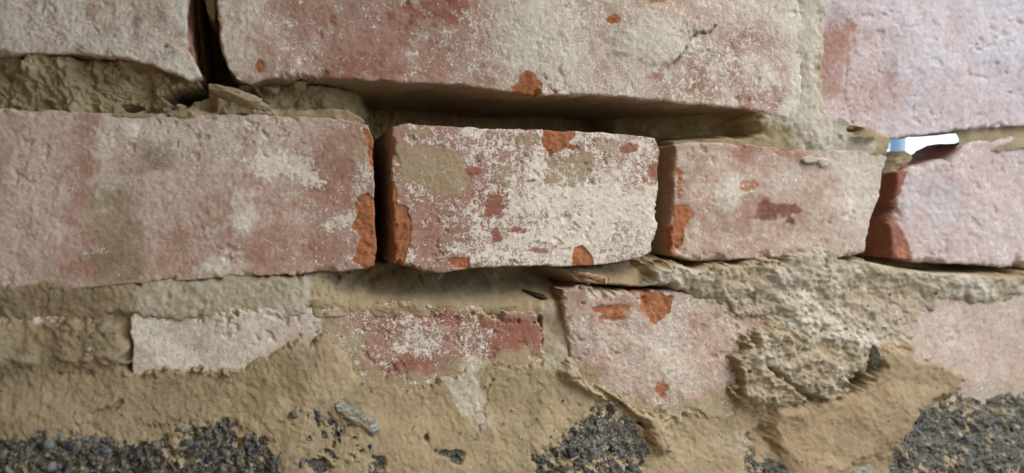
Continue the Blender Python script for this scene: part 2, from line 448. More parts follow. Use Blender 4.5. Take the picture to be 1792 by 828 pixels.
# --- middle course, left brick
def paint_left(f, m1, m2):
    x, y = f.x, f.y
    m1[..., LI] = 0.15 + 0.14 * f.w + 0.2 * f.blob(430, 240, 170, 45, 0.8) + 0.12 * sstep(450, 640, x)
    m2[..., PA] = 0.4 * sstep(180, 90, x + 40 * f.w) + 0.55 * f.blob(380, 250, 170, 60, 0.8) + 0.45 * f.blob(330, 350, 130, 100, 0.9) + 0.42 + 0.3 * f.blob(400, 225, 230, 40, .9)
    m2[..., RD] = 0.36 * f.blob(385, 365, 28, 40, .8) + 0.3 * f.blob(300, 420, 26, 26, .8) + 0.36 * f.blob(530, 440, 120, 30, .8) \
        + 0.42 * f.blob(600, 325, 46, 46, .8) + 0.1 * f.blob(540, 290, 70, 60, .9)
    m2[..., WH] = 0.16 + 0.5 * f.blob(428, 366, 21, 38, .7) + 0.7 * f.blob(228, 232, 14, 14, .6) + 0.32 * f.blob(330, 235, 120, 28, .9) + 0.3 * f.blob(180, 300, 30, 70, .9) \
        + 0.4 * f.blob(380, 470, 40, 18, .7)
    for b in ((560, 320, 14, 20), (585, 388, 30, 12), (612, 383, 12, 12), (505, 280, 40, 22), (540, 310, 10, 24), (630, 400, 8, 30), (455, 290, 50, 20), (640, 310, 12, 12)):
        m1[..., LI] += 0.42 * f.blob(*b, 0.6, 0.8)
    m1[..., SA] = 0.55 * f.blob(190, 350, 60, 150, .9, .8) + 0.3 * f.blob(632, 275, 16, 34, .3) + 0.4 * f.blob(480, 205, 160, 10, .6)
    q = f.blob(592, 258, 52, 34, .25); m1[..., LI] -= 0.3 * q; m1[..., SA] += 0.30 * q; m2[..., PA] -= 0.2 * q
    m2[..., OL] = 0.3 * f.blob(210, 350, 110, 150, .9) + 0.6 * f.blob(262, 268, 32, 34, .9, 1.0) + 0.35 * f.blob(200, 390, 45, 80, .9, 1.0) + 0.4 * f.blob(190, 470, 60, 30, .8) + 0.25 * f.blob(60, 260, 60, 40, .9, .7)
    m1[..., RA] = f.poly([(622, 345), (640, 338), (652, 350), (672, 360), (672, 466), (640, 469), (616, 457), (626, 420), (612, 400), (624, 380)], 2.0, 6) \
        + 0.9 * f.poly([(632, 222), (650, 232), (660, 300), (648, 292), (641, 245)], 1.5, 3)
    m1[..., DK] = 0.6 * f.line([(636, 232), (646, 250), (648, 275)], 2, 1.2, 1.5) + 0.4 * f.blob(515, 330, 3, 3)

make_brick([(-170, 182), (0, 190), (160, 197), (330, 202), (450, 201), (520, 203), (600, 209), (644, 219)],
           [(652, 240), (653, 300), (656, 380), (659, 440)],
           [(-170, 520), (0, 512), (160, 504), (240, 497), (330, 490), (400, 487), (500, 482), (560, 478), (600, 474), (657, 468)],
           [(-172, 350)], 2, paint_left, face=0.0005, depth=0.10, rnd=6, rough=1.0,
           label="dusty pink brick with an orange broken right edge")

# --- middle course, right brick
def paint_right(f, m1, m2):
    x, y = f.x, f.y
    m1[..., LI] = 0.18 + 0.15 * f.w + 0.1 * sstep(1350, 1500, x)
    m2[..., PA] = 0.66 + 0.3 * f.w + 0.3 * sstep(1380, 1520, x)
    m2[..., RD] = 0.35 * f.blob(1330, 440, 60, 12, .7) + 0.5 * f.blob(1340, 262, 70, 14, .8) + 0.3 * f.blob(1230, 290, 40, 30, .9) + 0.35 * f.blob(1190, 300, 14, 40, .7)
    m2[..., WH] = 0.14 + 0.5 * f.blob(1270, 345, 18, 26, .8, .7) + 0.35 * f.blob(1300, 320, 50, 20, .8) + 0.45 * f.blob(1500, 330, 50, 60, .9)
    m1[..., RA] = f.poly([(1180, 360), (1205, 357), (1211, 376), (1199, 402), (1196, 432), (1180, 438), (1166, 430), (1176, 390)], 1.5, 4) \
        + 0.8 * f.blob(1188, 308, 7, 26, .4, .8) + 0.7 * f.blob(1185, 452, 12, 6) + 0.55 * f.blob(1310, 327, 14, 8, .6, .8)
    q = f.blob(1376, 370, 24, 12, .4, .9) + f.blob(1338, 366, 9, 14, .4, .9) + f.blob(1384, 386, 10, 8, .4, .8) + 0.6 * f.blob(1345, 380, 26, 4, .5, .9)
    m2[..., RD] += q; m2[..., PA] -= q * 0.9; m1[..., LI] -= q * 0.4; m1[..., DK] = 0.35 * q + 0.5 * f.blob(1384, 388, 9, 5)
    m1[..., SA] = 0.35 * f.blob(1440, 300, 20, 60, .8) + 0.3 * f.blob(1230, 262, 50, 14, .8)

make_brick([(1180, 256), (1204, 250), (1260, 250), (1320, 254), (1380, 262), (1470, 263), (1535, 263)],
           [(1549, 275), (1545, 300), (1538, 340), (1526, 380), (1517, 420)],
           [(1175, 447), (1220, 458), (1300, 454), (1370, 453), (1440, 449), (1500, 449), (1514, 441)],
           [(1180, 280), (1178, 350), (1176, 420)], 3, paint_right, face=0.0, depth=0.10, side_raw=0.1, side_sand=0.8, rnd=8, rough=1.1,
           label="pinkish brick with a dark red scar in its face")

# --- far right brick beyond the wide gap
def paint_far(f, m1, m2):
    m2[..., PA] = 0.95
    m1[..., LI] = 0.34 + 0.1 * f.w
    m2[..., WH] = 0.45 * f.blob(1640, 350, 60, 70, .9)
    q = f.poly([(1560, 290), (1592, 300), (1576, 348), (1570, 381), (1590, 412), (1606, 440), (1602, 475), (1560, 475)], 2, 6)
    m2[..., RD] += q; m2[..., PA] -= q; m1[..., LI] -= 0.5 * q; m2[..., WH] -= q
    m1[..., RA] = 0.6 * f.blob(1590, 440, 16, 14, .4, .6)

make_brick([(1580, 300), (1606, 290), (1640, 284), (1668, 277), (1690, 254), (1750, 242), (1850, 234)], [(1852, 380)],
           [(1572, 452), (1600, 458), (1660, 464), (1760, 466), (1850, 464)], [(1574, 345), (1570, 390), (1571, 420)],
           4, paint_far, face=-0.002, depth=0.033, rnd=10, rough=1.6, jag=5, mat=M_SKY_TINT, side_raw=1.0, side_sand=0.25, label="pale brick with cool light painted in, beyond a wide gap, its side raw red")

# --- upper course
def paint_top_left(f, m1, m2):
    m1[..., LI] = 0.48 + 0.1 * f.w
    m2[..., WH] = 0.6 + 0.25 * f.w
    m2[..., PA] = 0.5
    m1[..., SA] = 0.35 + 0.3 * f.w
    m2[..., OL] = 0.35 * sstep(200, 150, f.x)
    m1[..., DK] = 0.4 * f.blob(240, 45, 6, 20, .6) + 0.3 * f.blob(290, 35, 12, 10, .8) + 0.5 * f.blob(303, 94, 8, 3, .5, .8)
    m1[..., RA] = 0.7 * f.blob(290, 82, 5, 4, .5, .8) + 0.65 * f.poly([(327, -60), (345, -60), (345, 110), (333, 95), (328, 40)], 2, 5)

make_brick([(-190, -125), (0, -120), (200, -112), (318, -110)], [(326, -30), (327, 20), (330, 60), (337, 95), (347, 118)],
           [(-190, 92), (0, 94), (160, 98), (220, 105), (262, 112), (300, 130), (335, 141), (354, 134)], [(-190, 0)],
           5, paint_top_left, face=0.001, depth=0.10, rnd=8, rough=1.2, side_raw=0.9, side_sand=0.05, label="cream coated brick at the upper left of the wall")

CRACK = [(1072, 90), (1085, 96), (1110, 108), (1150, 118), (1176, 112), (1190, 98), (1202, 72), (1216, 60), (1238, 58), (1250, 46)]
def paint_top(f, m1, m2):
    x, y = f.x, f.y
    m1[..., LI] = 0.32 + 0.14 * f.w + 0.14 * sstep(700, 950, x)
    m2[..., PA] = 0.45 + 0.45 * sstep(760, 950, x) + 0.4 * sstep(520, 400, x) + 0.2 * f.w
    m2[..., RD] = 0.36 * f.blob(690, 70, 110, 70, .9) + 0.7 * f.blob(765, 14, 55, 26, .5, .7) + 0.5 * f.blob(830, 34, 45, 16, .5, .8) + 0.4 * f.blob(620, 120, 90, 22, .8)
    m1[..., LI] -= 0.2 * f.blob(765, 14, 55, 26, .5, .7) + 0.14 * f.blob(640, 80, 90, 70, .9)
    m2[..., WH] = 0.75 * f.blob(925, 60, 62, 62, .7) + 0.8 * f.blob(1150, 66, 56, 40, .6) + 0.5 * f.blob(420, 60, 40, 70, .8) + 0.4 * f.blob(1040, 120, 120, 50, .9) \
        + 0.4 * f.blob(1330, 110, 60, 60, .9) + 0.35 * f.blob(1330, 20, 60, 40, .9)
    q = 0.7 * f.blob(1290, 80, 45, 28, .8) + f.blob(1225, 145, 55, 34, .8, .6) + 0.7 * f.blob(1340, 160, 40, 30, .8)
    m2[..., RD] += 0.35 * q; m2[..., PA] -= 0.4 * q; m2[..., WH] -= 0.5 * q
    m2[..., WH] += 0.7 * sstep(1335, 1395, x + 30 * f.w)
    m1[..., RA] = f.poly([(890, 151), (903, 146), (910, 133), (920, 125), (933, 130), (938, 140), (948, 145), (946, 158), (940, 175), (898, 175)], 1.0, 3.5) \
        + 0.8 * f.blob(970, 162, 9, 6, .3, .7) + 0.75 * f.blob(455, 116, 8, 14, .4, .5) + 0.8 * f.blob(1072, 35, 10, 6, .3, .8) + 0.6 * f.blob(1148, 4, 20, 7, .5) \
        + 0.5 * f.blob(600, 140, 40, 5, .5, .7) + 0.5 * f.blob(1205, 158, 16, 8, .5, .9)
    m1[..., SA] = 0.3 * f.blob(580, 150, 150, 12, .7) + 0.2
    m2[..., OL] = 0.25 * f.blob(720, 152, 90, 8, .7)
    m1[..., DK] = 0.8 * f.line(CRACK[4:], 0.6, 1.3, 2.2) + 0.3 * f.line(CRACK[:5], 0.3, 1.2, 3) + 0.5 * f.line([(1204, 72), (1196, 40), (1206, 10)], 0.2, 1.0, 2.6) + 0.45 * f.blob(1222, 60, 18, 4, .5, .6) + 0.3 * f.blob(1090, 97, 14, 4, .5, .8) + 0.3 * f.blob(440, 146, 20, 8, .7)
def relief_top(f, m1, m2):
    r = -0.0016 * f.line(CRACK[4:], 1.0, 1.5, 2.2)
    r = r + 0.0003 * f.poly([(1085, 20), (1180, 15), (1215, 40), (1198, 78), (1175, 112), (1110, 106), (1075, 90)], 8, 8)
    return r

make_brick([(362, -112), (700, -110), (1000, -108), (1250, -104), (1400, -100)], [(1400, -20), (1402, 60), (1400, 140), (1396, 190)],
           [(415, 139), (440, 149), (466, 139), (532, 136), (640, 140), (708, 145), (809, 150), (877, 159), (927, 167), (1062, 167), (1140, 175),
            (1216, 183), (1300, 189), (1345, 203), (1394, 214)], [(374, -50), (379, 0), (384, 50), (390, 85), (399, 118)],
           6, paint_top, face=0.001, depth=0.10, rnd=7, rough=1.1, relief=relief_top, side_raw=0.1, side_sand=0.85, label="long limewashed brick over the open bed joint, cracked at right")

def paint_top_right(f, m1, m2):
    x, y = f.x, f.y
    m2[..., PA] = 0.9
    m1[..., LI] = 0.12 + 0.12 * f.w
    st = fbm(x * 5, y * 0.5, 60, 3, 91)
    m2[..., WH] = 0.28 + 0.06 * st + 0.25 * fbm(x, y, 90, 5, 95, .6) + 0.3 * sstep(1520, 1620, x)
    q = f.poly([(1432, 55), (1490, 50), (1480, 175), (1440, 180), (1422, 140)], 14, 12) + 0.5 * f.blob(1500, 170, 40, 40, .9)
    m2[..., WH] -= 0.7 * q; m2[..., PA] -= 0.42 * q; m2[..., RD] = 0.18 * q
    m2[..., WH] += 0.75 * sstep(1462, 1420, x + 26 * f.w); m2[..., PA] += 0.3 * fbm(x, y, 70, 4, 93)
    m2[..., RD] += 0.25 * sstep(0.1, 0.8, fbm(x, y, 60, 4, 94)) * sstep(1600, 1450, x)
    m1[..., DK] = 0.28 * f.blob(1460, 30, 30, 16, .8) + 0.25 * f.blob(1555, 125, 10, 24, .8) + 0.25 * f.line([(1484, 120), (1480, 175)], 1.5, 1.5, 1.5) \
        + 0.25 * f.line([(1570, 60), (1566, 190)], 1.5, 1.5, 2)
def relief_top_right(f, m1, m2):
    return 0.00015 * fbm(f.x * 4, f.y * 0.6, 60, 4, 92) - 0.0005 * f.line([(1484, 100), (1480, 175)], 2, 2, 1.5)

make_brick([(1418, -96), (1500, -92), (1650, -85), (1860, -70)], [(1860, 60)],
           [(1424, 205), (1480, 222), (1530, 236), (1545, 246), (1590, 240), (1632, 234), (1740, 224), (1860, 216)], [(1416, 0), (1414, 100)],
           7, paint_top_right, face=0.0, depth=0.042, rnd=8, rough=1.2, relief=relief_top_right, mat=M_SKY_TINT, label="pale plastered brick at the upper right above the hole")

# --- lower course
def paint_low(f, m1, m2):
    x, y = f.x, f.y
    k = sstep(560, 650, x + 30 * f.w)
    m1[..., LI] = (0.30 + 0.06 * f.w) * (1 - k) + (0.36 + 0.14 * f.w) * k
    m2[..., PA] = 0.9 * (1 - k) + 0.25 * k
    m2[..., WH] = (0.62 + 0.15 * f.w - 0.35 * f.blob(560, 590, 60, 40, .9)) * (1 - k)
    m2[..., RD] = k * (0.3 + 0.5 * f.blob(890, 600, 60, 40, .6) + 0.5 * f.blob(720, 650, 45, 22, .5) + 0.3 * f.blob(780, 560, 90, 20, .8))
    m1[..., LI] -= 0.25 * f.blob(895, 595, 50, 36, .6) + 0.15 * f.blob(730, 645, 30, 18, .6)
    m1[..., LI] += 0.20 * f.blob(740, 600, 60, 30, .8) + 0.15 * f.blob(690, 640, 25, 30, .8)
    m2[..., WH] += 0.5 * f.blob(770, 580, 22, 10, .7) + 0.6 * f.blob(830, 640, 30, 25, .7)
    m2[..., OL] = 0.34 * (1 - k)
    m1[..., SA] = 0.5 * f.blob(860, 552, 50, 12, .8) + 0.45 * f.blob(610, 590, 50, 50, .9) + (0.75 + 0.25 * k) * near_apron(f, 20) * (0.4 + 0.6 * k) + 0.45 * sstep(556, 538, y)
make_brick([(226, 548), (330, 540), (450, 540), (540, 536), (680, 530), (760, 533), (850, 540), (953, 546)], [(955, 600), (958, 680)],
           [(232, 760), (400, 758), (700, 756), (960, 752)], [(228, 640)], 8, paint_low, face=-0.0005, depth=0.08, rnd=14, rough=0.9, jag=6,
           label="lower course brick, grey-white at one end and red at the other, half buried in mortar")

def paint_low_pale(f, m1, m2):
    x, y = f.x, f.y
    m1[..., LI] = 0.30 + 0.15 * f.w
    m2[..., PA] = 0.8 + 0.25 * f.w
    m2[..., WH] = 0.45 * f.blob(1110, 600, 80, 50, .9) + 0.35 * f.blob(1200, 660, 60, 40, .9)
    m1[..., RA] = f.poly([(1116, 508), (1182, 512), (1176, 548), (1142, 571), (1120, 546)], 2, 5) + 0.8 * f.blob(1058, 540, 34, 7, .5, .8) + 0.7 * f.blob(1072, 556, 28, 6, .5, .8) \
        + 0.75 * f.blob(1156, 686, 11, 16, .5, .7) + 0.7 * f.blob(1078, 617, 8, 7, .5, .7)
    m2[..., RD] = 0.3 * f.blob(1140, 540, 120, 40, .9) + 0.4 * f.blob(1170, 700, 50, 14, .8) + 0.3 * f.blob(1030, 600, 20, 70, .9)
    m1[..., DK] = 0.4 * f.blob(1188, 590, 3, 4) + 0.4 * f.blob(1264, 578, 3, 5)
    m1[..., SA] = 1.0 * near_apron(f, 24) + 0.5 * f.blob(1010, 520, 30, 16, .7) + 0.35 * f.blob(1200, 530, 60, 14, .8)
make_brick([(987, 503), (1020, 500), (1100, 508), (1180, 512), (1240, 520), (1330, 520), (1420, 518)], [(1424, 620)],
           [(1012, 745), (1150, 742), (1300, 735), (1425, 728)], [(988, 560), (1002, 640)], 10, paint_low_pale, face=0.0005, depth=0.08, rnd=15, rough=1.3, jag=6,
           label="pale brick with orange scars under the right perpend")

def paint_low_right(f, m1, m2):
    m1[..., LI] = 0.3 + 0.1 * f.w; m2[..., PA] = 0.9; m2[..., WH] = 0.35 * f.blob(1660, 560, 50, 60, .9); m1[..., SA] = 0.5 * sstep(1640, 1560, f.x + 30 * f.w) + 0.5 * near_apron(f, 24)
    m2[..., RD] = 0.4 * f.blob(1625, 530, 12, 20, .7)
make_brick([(1545, 508), (1580, 506), (1700, 500), (1860, 496)], [(1860, 600)], [(1548, 718), (1600, 716), (1860, 700)], [(1546, 620)],
           11, paint_low_right, face=0.001, depth=0.08, step=2.5, rnd=8, rough=1.2)

def paint_plain(f, m1, m2):
    m1[..., LI] = 0.38 + 0.2 * f.w; m2[..., PA] = 0.5 + 0.3 * f.w; m1[..., SA] = 0.3 + 0.2 * f.w
    m2[..., RD] = 0.2 + 0.3 * f.w
# neighbours just outside the picture: the same course further left, the course above and the course below
make_brick([(-430, 545), (-200, 548), (60, 550), (198, 552)], [(200, 650)], [(-430, 790), (0, 775), (204, 765)], [(-430, 650)], 12, paint_plain, face=-0.001, depth=0.08, step=4)
for i, (xa, xb) in enumerate(((-420, 100), (125, 640), (662, 1120), (1140, 1520), (1540, 1860))):
    ya, yb = -138 + 0.012 * xa, -138 + 0.012 * xb
    make_brick([(xa, ya - 250), (xb, yb - 230)], [(xb, yb - 110)], [(xa, ya), (xb, yb)], [(xa, ya - 120)], 20 + i, paint_plain, depth=0.08, step=5, jag=4)
for i, (xa, xb) in enumerate(((-420, 60), (85, 560), (585, 1050), (1075, 1450), (1475, 1860))):
    ya, yb = 800 - 0.03 * xa, 800 - 0.03 * xb
    make_brick([(xa, ya), (xb, yb)], [(xb, yb + 110)], [(xa, ya + 250), (xb, yb + 230)], [(xa, ya + 120)], 30 + i, paint_plain, face=-0.002, depth=0.08, step=5, jag=4)

# ------------------------------------------------------------------ mortar sheet
gx = np.arange(-420, 1861, 2.0); gy = np.arange(-300, 1041, 2.0)
GX, GY = np.meshgrid(gx, gy)
H = np.full(GX.shape, -0.034)
fm = Field(GX, GY, 60)
wz = fbm(GX, GY, 90, 4, 61, 0.55)
fine = fbm(GX, GY, 12, 3, 62, 0.65)
rdg = ridge(GX, GY, 46, 5, 63)
MM = np.zeros(GX.shape + (4,))
WHT, GRV, SHADE_MOTTLE, WRM = 0, 1, 2, 3  # third channel darkens: random mottling and painted shade at the left

def lay(pts, val, feather=4, rough=6):
    global H
    m = fm.poly(pts, feather, rough)
    H = H * (1 - m) + val * m
    return m

# upper bed joint, left: full of loose mortar with two dark holes
lay([(-420, 88), (160, 92), (250, 100), (330, 130), (365, 138), (420, 140), (470, 138), (470, 205), (420, 206), (-420, 206)], -0.004 + 0.006 * wz + 0.002 * fine, 6, 4)
m = lay([(440, 130), (640, 132), (652, 215), (560, 212), (470, 205)], -0.012 - 0.022 * sstep(560, 665, GX) + 0.004 * wz, 9, 6)
MM[..., WRM] -= 0.2 * m
lay([(460, 186), (530, 182), (610, 186), (650, 205), (650, 226), (480, 215)], -0.0015 + 0.002 * wz - 0.0005 * (GY - 210) * 0, 8, 4)
lay([(375, 168), (470, 178), (480, 207), (370, 206)], 0.001 + 0.002 * wz, 8, 4)
lay([(165, 200), (330, 192), (420, 196), (420, 212), (165, 210)], 0.001 + 0.0015 * wz, 6, 4)
m = lay([(280, 168), (300, 158), (330, 152), (360, 144), (362, 165), (330, 178), (300, 180)], -0.045, 3, 4)
lay([(200, 184), (222, 180), (246, 186), (230, 194)], -0.03, 3, 2)
lay([(412, 150), (440, 150), (470, 180), (462, 192), (440, 172)], -0.022, 4, 3)
# deep raked bed over the centre brick, rising to the right
lay([(664, 120), (1180, 150), (1180, 260), (664, 260)], -0.080 + 0.004 * wz, 22, 8)
t = sstep(1080, 1400, GX)
m = lay([(1160, 150), (1420, 180), (1440, 270), (1160, 270)], -0.070 + 0.060 * t + 0.004 * wz, 10, 4)
# lower half of that bed slopes out as a ledge at the right
m = lay([(1190, 238), (1290, 236), (1400, 240), (1410, 268), (1190, 262)], -0.014 + 0.012 * t + 0.002 * wz, 8, 4)
# perpends
lay([(325, -130), (372, -130), (415, 150), (350, 150)], -0.06, 3, 2)
m = lay([(352, -20), (372, -20), (376, 22), (366, 34), (356, 10)], -0.01, 3, 4); MM[..., WHT] += 0.5 * m
lay([(640, 205), (695, 205), (695, 490), (652, 490)], -0.055, 3, 2)
lay([(1132, 230), (1180, 230), (1180, 470), (1125, 470)], -0.020 + 0.002 * wz, 4, 2)
lay([(1500, 262), (1592, 262), (1592, 470), (1500, 470)], -0.045, 4, 3)
# lower bed, left: flush grey mortar
lay([(-420, 470), (160, 488), (520, 468), (570, 474), (548, 560), (225, 572), (-420, 570)], -0.0012, 14, 8)
m = lay([(-420, 480), (160, 498), (330, 488), (520, 478), (560, 480), (545, 520), (535, 552), (400, 556), (225, 556), (-420, 560)], 0.0004 + 0.0005 * wz + 0.0003 * fine, 13, 10)
MM[..., WHT] += 0.62 * m * sstep(180, 260, GX)
MM[..., SHADE_MOTTLE] += 0.5 * m * sstep(270, 160, GX)  # band gets darker towards its left end
# lower bed, centre: raked under the brick, sloping out to the lower bricks
s = sstep(480, 540, GY + 2 * wz)
m = lay([(535, 478), (650, 466), (1000, 460), (1000, 520), (985, 560), (545, 560)], (-0.032 + 0.0305 * s) * (0.12 + 0.88 * sstep(545, 660, GX + 20 * fm.w)) + 0.0008 * wz + 0.0009 * fbm(GX * 0.6, GY * 1.2, 14, 3, 84), 6, 4)
# joint between red and pale lower brick
m = lay([(948, 530), (992, 520), (1000, 600), (1012, 660), (950, 650)], -0.0035 + 0.0025 * wz, 4, 4); MM[..., WHT] += 0.45 * m
# lower bed, right: lumps
s = sstep(455, 500, GY)
m = lay([(985, 470), (1050, 464), (1140, 448), (1170, 455), (1170, 500), (1100, 505), (1010, 500)], -0.012 + 0.011 * s + 0.003 * wz, 7, 4)
lump = 0.0010 + 0.003 * sstep(530, 470, GY) + 0.0028 * (rdg - 0.5) + 0.0022 * (ridge(GX, GY, 22, 4, 72) - .45) + 0.002 * wz + 0.0010 * fine
lay([(1130, 470), (1240, 470), (1380, 440), (1500, 456), (1860, 480), (1860, 540), (1640, 560), (1610, 620), (1500, 640), (1330, 620), (1290, 560), (1190, 530)], -0.0006, 16, 12)
m = lay([(1130, 458), (1230, 462), (1360, 452), (1385, 432), (1440, 430), (1500, 452), (1560, 462), (1680, 478), (1860, 480), (1860, 515), (1640, 528), (1600, 560), (1585, 612), (1500, 600), (1370, 570),
         (1300, 560), (1240, 525), (1190, 512), (1140, 500)], lump, 12, 10)
MM[..., WHT] += 0.5 * m; MM[..., WRM] += 0.35 * m * sstep(480, 540, GY)
lay([(1515, 438), (1560, 448), (1632, 464), (1720, 468), (1720, 478), (1630, 476), (1550, 462), (1515, 452)], -0.035, 3, 2)
# white mortar column over the right-hand upper perpend, fringing down
col = 0.0020 + 0.0005 * fbm(GX * 2.4, GY * 0.8, 40, 4, 64, 0.6) + 0.0006 * wz + 0.0022 * sstep(190, 250, GY) * fm.w
lay([(1365, -130), (1450, -130), (1455, 190), (1560, 230), (1556, 290), (1380, 300), (1320, 215)], -0.001, 16, 8)
m = lay([(1378, -130), (1438, -130), (1436, 100), (1436, 150), (1450, 190), (1500, 215), (1530, 236), (1545, 258), (1520, 272), (1450, 268), (1440, 285), (1405, 285), (1398, 250),
         (1385, 225), (1340, 205), (1385, 170)], col, 26, 16)
MM[..., WHT] += 0.95 * m
lay([(1450, 208), (1500, 218), (1562, 236), (1556, 280), (1450, 276)], 0.0006 + 0.0015 * wz, 7, 4)
m = fm.blob(1505, 236, 26, 16, .3, .5); H += 0.004 * m; MM[..., WHT] -= 0.35 * m
m = fm.blob(1490, 228, 10, 6, .3, .4); H -= 0.007 * m; MM[..., SHADE_MOTTLE] += 0.4 * m  # small pit, darkened with the same mask
m = fm.blob(1420, 284, 20, 7, .3, .7); H += 0.003 * m
# lower left: broken joint and lump
lay([(190, 552), (240, 550), (248, 640), (205, 650)], -0.004 + 0.003 * wz, 8, 5)
m = lay([(-420, 560), (150, 562), (205, 570), (222, 610), (200, 650), (-420, 680)], 0.002 + 0.003 * wz, 4, 6); MM[..., WHT] += 0.3 * m; MM[..., SHADE_MOTTLE] += 0.25 * m  # lump with a paler and a darker tone mixed in
# the sandy apron over the lower course
dA = sdf(APRON, GX, GY) + 10 * fm.w
g = 0.0004 + 0.009 * sstep(0, 170, -dA) + 0.003 * fbm(GX, GY, 190, 3, 65, 0.45) * sstep(0, 80, -dA) + 0.0003 * fm.w + 0.0003 * fine + 0.0035 * np.exp(-(((GX - 560) / 90) ** 2 + ((GY - 650) / 70) ** 2))
lay(APRON, -0.0012, 20, 12)
m = lay(APRON, g, 16, 12)
apron = m.copy()
MM[..., WHT] += 0.75 * fm.blob(810, 672, 26, 36, .7, .6) + 0.4 * fm.blob(825, 715, 20, 50, .9, .6) + 0.45 * fm.blob(1265, 770, 50, 30, .8)
MM[..., WRM] += 0.55 * fm.blob(720, 740, 90, 60, .9) + 0.5 * fm.blob(600, 620, 40, 40, .9) + 0.35 * fm.blob(1130, 790, 40, 60, .9)
MM[..., SHADE_MOTTLE] += 0.3 * m * sstep(420, 100, GX)  # dimmer light at the left painted into the sand colour
# ridge that runs down to the right under the pale brick
m = fm.line([(1000, 648), (1050, 676), (1100, 702), (1140, 730), (1150, 770)], 16, 10, 3); H += 0.005 * m
m = fm.line([(1030, 672), (1075, 702), (1125, 745)], 3, 3, 2); H -= 0.005 * m
H += 0.0035 * fm.line([(235, 638), (320, 628), (400, 640)], 12, 10, 6)
m = fm.line([(165, 720), (200, 712), (215, 700)], 4, 4, 2); H -= 0.002 * m
# rough round lump at the right
rd2 = ridge(GX, GY, 24, 4, 71) - 0.45
big = 0.0055 + 0.003 * (rdg - 0.45) + 0.0034 * rd2 + 0.002 * wz + 0.0014 * fine
m = lay([(1262, 640), (1275, 600), (1310, 575), (1345, 560), (1362, 528), (1400, 530), (1460, 560), (1500, 590), (1522, 605), (1520, 650), (1470, 680), (1430, 700), (1360, 712), (1300, 712), (1265, 690)], big, 22, 14)
MM[..., WHT] += 0.42 * m
# smooth tan slab that overhangs below it
slab = 0.0095 + 0.004 * fbm(GX, GY, 130, 3, 67) + 0.0008 * fm.w + 0.0003 * fine
m = lay([(1335, 735), (1352, 712), (1430, 704), (1480, 680), (1525, 640), (1530, 604), (1580, 608), (1640, 632), (1690, 650), (1660, 690), (1600, 715), (1570, 760), (1565, 790), (1470, 800),
         (1440, 830), (1450, 1040), (1380, 1040), (1345, 780)], slab, 13, 10)
slabm = m.copy(); MM[..., WHT] *= (1 - m); MM[..., WRM] += 0.4 * m
H -= 0.003 * fm.line([(1305, 765), (1325, 755), (1350, 712), (1380, 708)], 5, 4, 3)
MM[..., WRM] += 0.3 * fm.blob(1640, 560, 60, 70, .9)
# seams between lumps
H -= 0.005 * fm.line([(1335, 640), (1372, 668), (1412, 696)], 3, 3, 2.5)
# beige flake, upper left joint
# gravelly patches
GRAV = [[(-420, 742), (160, 752), (240, 772), (300, 760), (340, 738), (400, 742), (470, 764), (500, 800), (520, 1040), (-420, 1040)],
        [(930, 790), (950, 772), (985, 748), (1012, 725), (1040, 702), (1085, 712), (1112, 742), (1126, 778), (1122, 1040), (915, 1040)],
        [(1302, 790), (1322, 782), (1345, 792), (1378, 828), (1390, 1040), (1300, 1040)],
        [(1556, 770), (1580, 748), (1600, 722), (1640, 690), (1860, 640), (1860, 1040), (1566, 1040)],
        [(482, 742), (520, 706), (560, 700), (590, 720), (640, 760), (650, 790), (560, 812), (500, 788)]]
cob = ridge(GX, GY, 15, 3, 68) - 0.5
for i, p in enumerate(GRAV):
    m = fm.poly(p, 14, 20)
    if i == 4: m = m * sstep(0.15, 0.45, fm.w + 0.5 * fm.f)
    H += m * (0.0042 * cob - 0.0018)
    MM[..., GRV] += m * np.clip(0.85 + 0.8 * fm.f + 0.4 * fbm(GX, GY, 30, 3, 75), 0, 1)
for bx, by, rx, ry in ((775, 785, 22, 6), (655, 800, 14, 20), (790, 795, 8, 5), (740, 760, 4, 5), (560, 800, 14, 10)):
    m = fm.blob(bx, by, rx, ry, .4, .8); MM[..., GRV] += 0.8 * m; H -= 0.002 * m
# wear everywhere, grit in the open joints
H += sstep(-0.004, -0.02, H) * (0.0018 * fbm(GX, GY, 20, 4, 73, 0.65))
H += 0.00016 * fbm(GX, GY, 30, 4, 69, 0.7) + 0.00018 * fbm(GX, GY, 7, 2, 70)
H -= 0.0003 * sstep(0.55, 0.85, fbm(GX, GY, 11, 3, 76, 0.6)) * (H > -0.01)
crk = ridge(GX + 14 * fm.w, GY + 14 * fm.f, 150, 1, 77)
H -= 0.0011 * sstep(0.975, 0.995, crk) * sstep(0.1, 0.5, fbm(GX, GY, 120, 2, 78))
H += 0.00025 * sstep(0.6, 0.95, fbm(GX, GY, 9, 2, 79)) * apron
MM[..., SHADE_MOTTLE] += 0.22 * sstep(0.1, 0.7, fbm(GX, GY, 70, 5, 80, 0.7))
MM[..., WRM] += 0.15 * fm.w + 0.3 * sstep(0.2, 0.8, fbm(GX, GY, 140, 3, 81))
MM[..., WHT] += 0.12 * wz + 0.35 * sstep(0.15, 0.8, fbm(GX, GY, 75, 5, 82, 0.65)) * sstep(250, 500, GX)
MM = np.clip(MM, 0, 1)

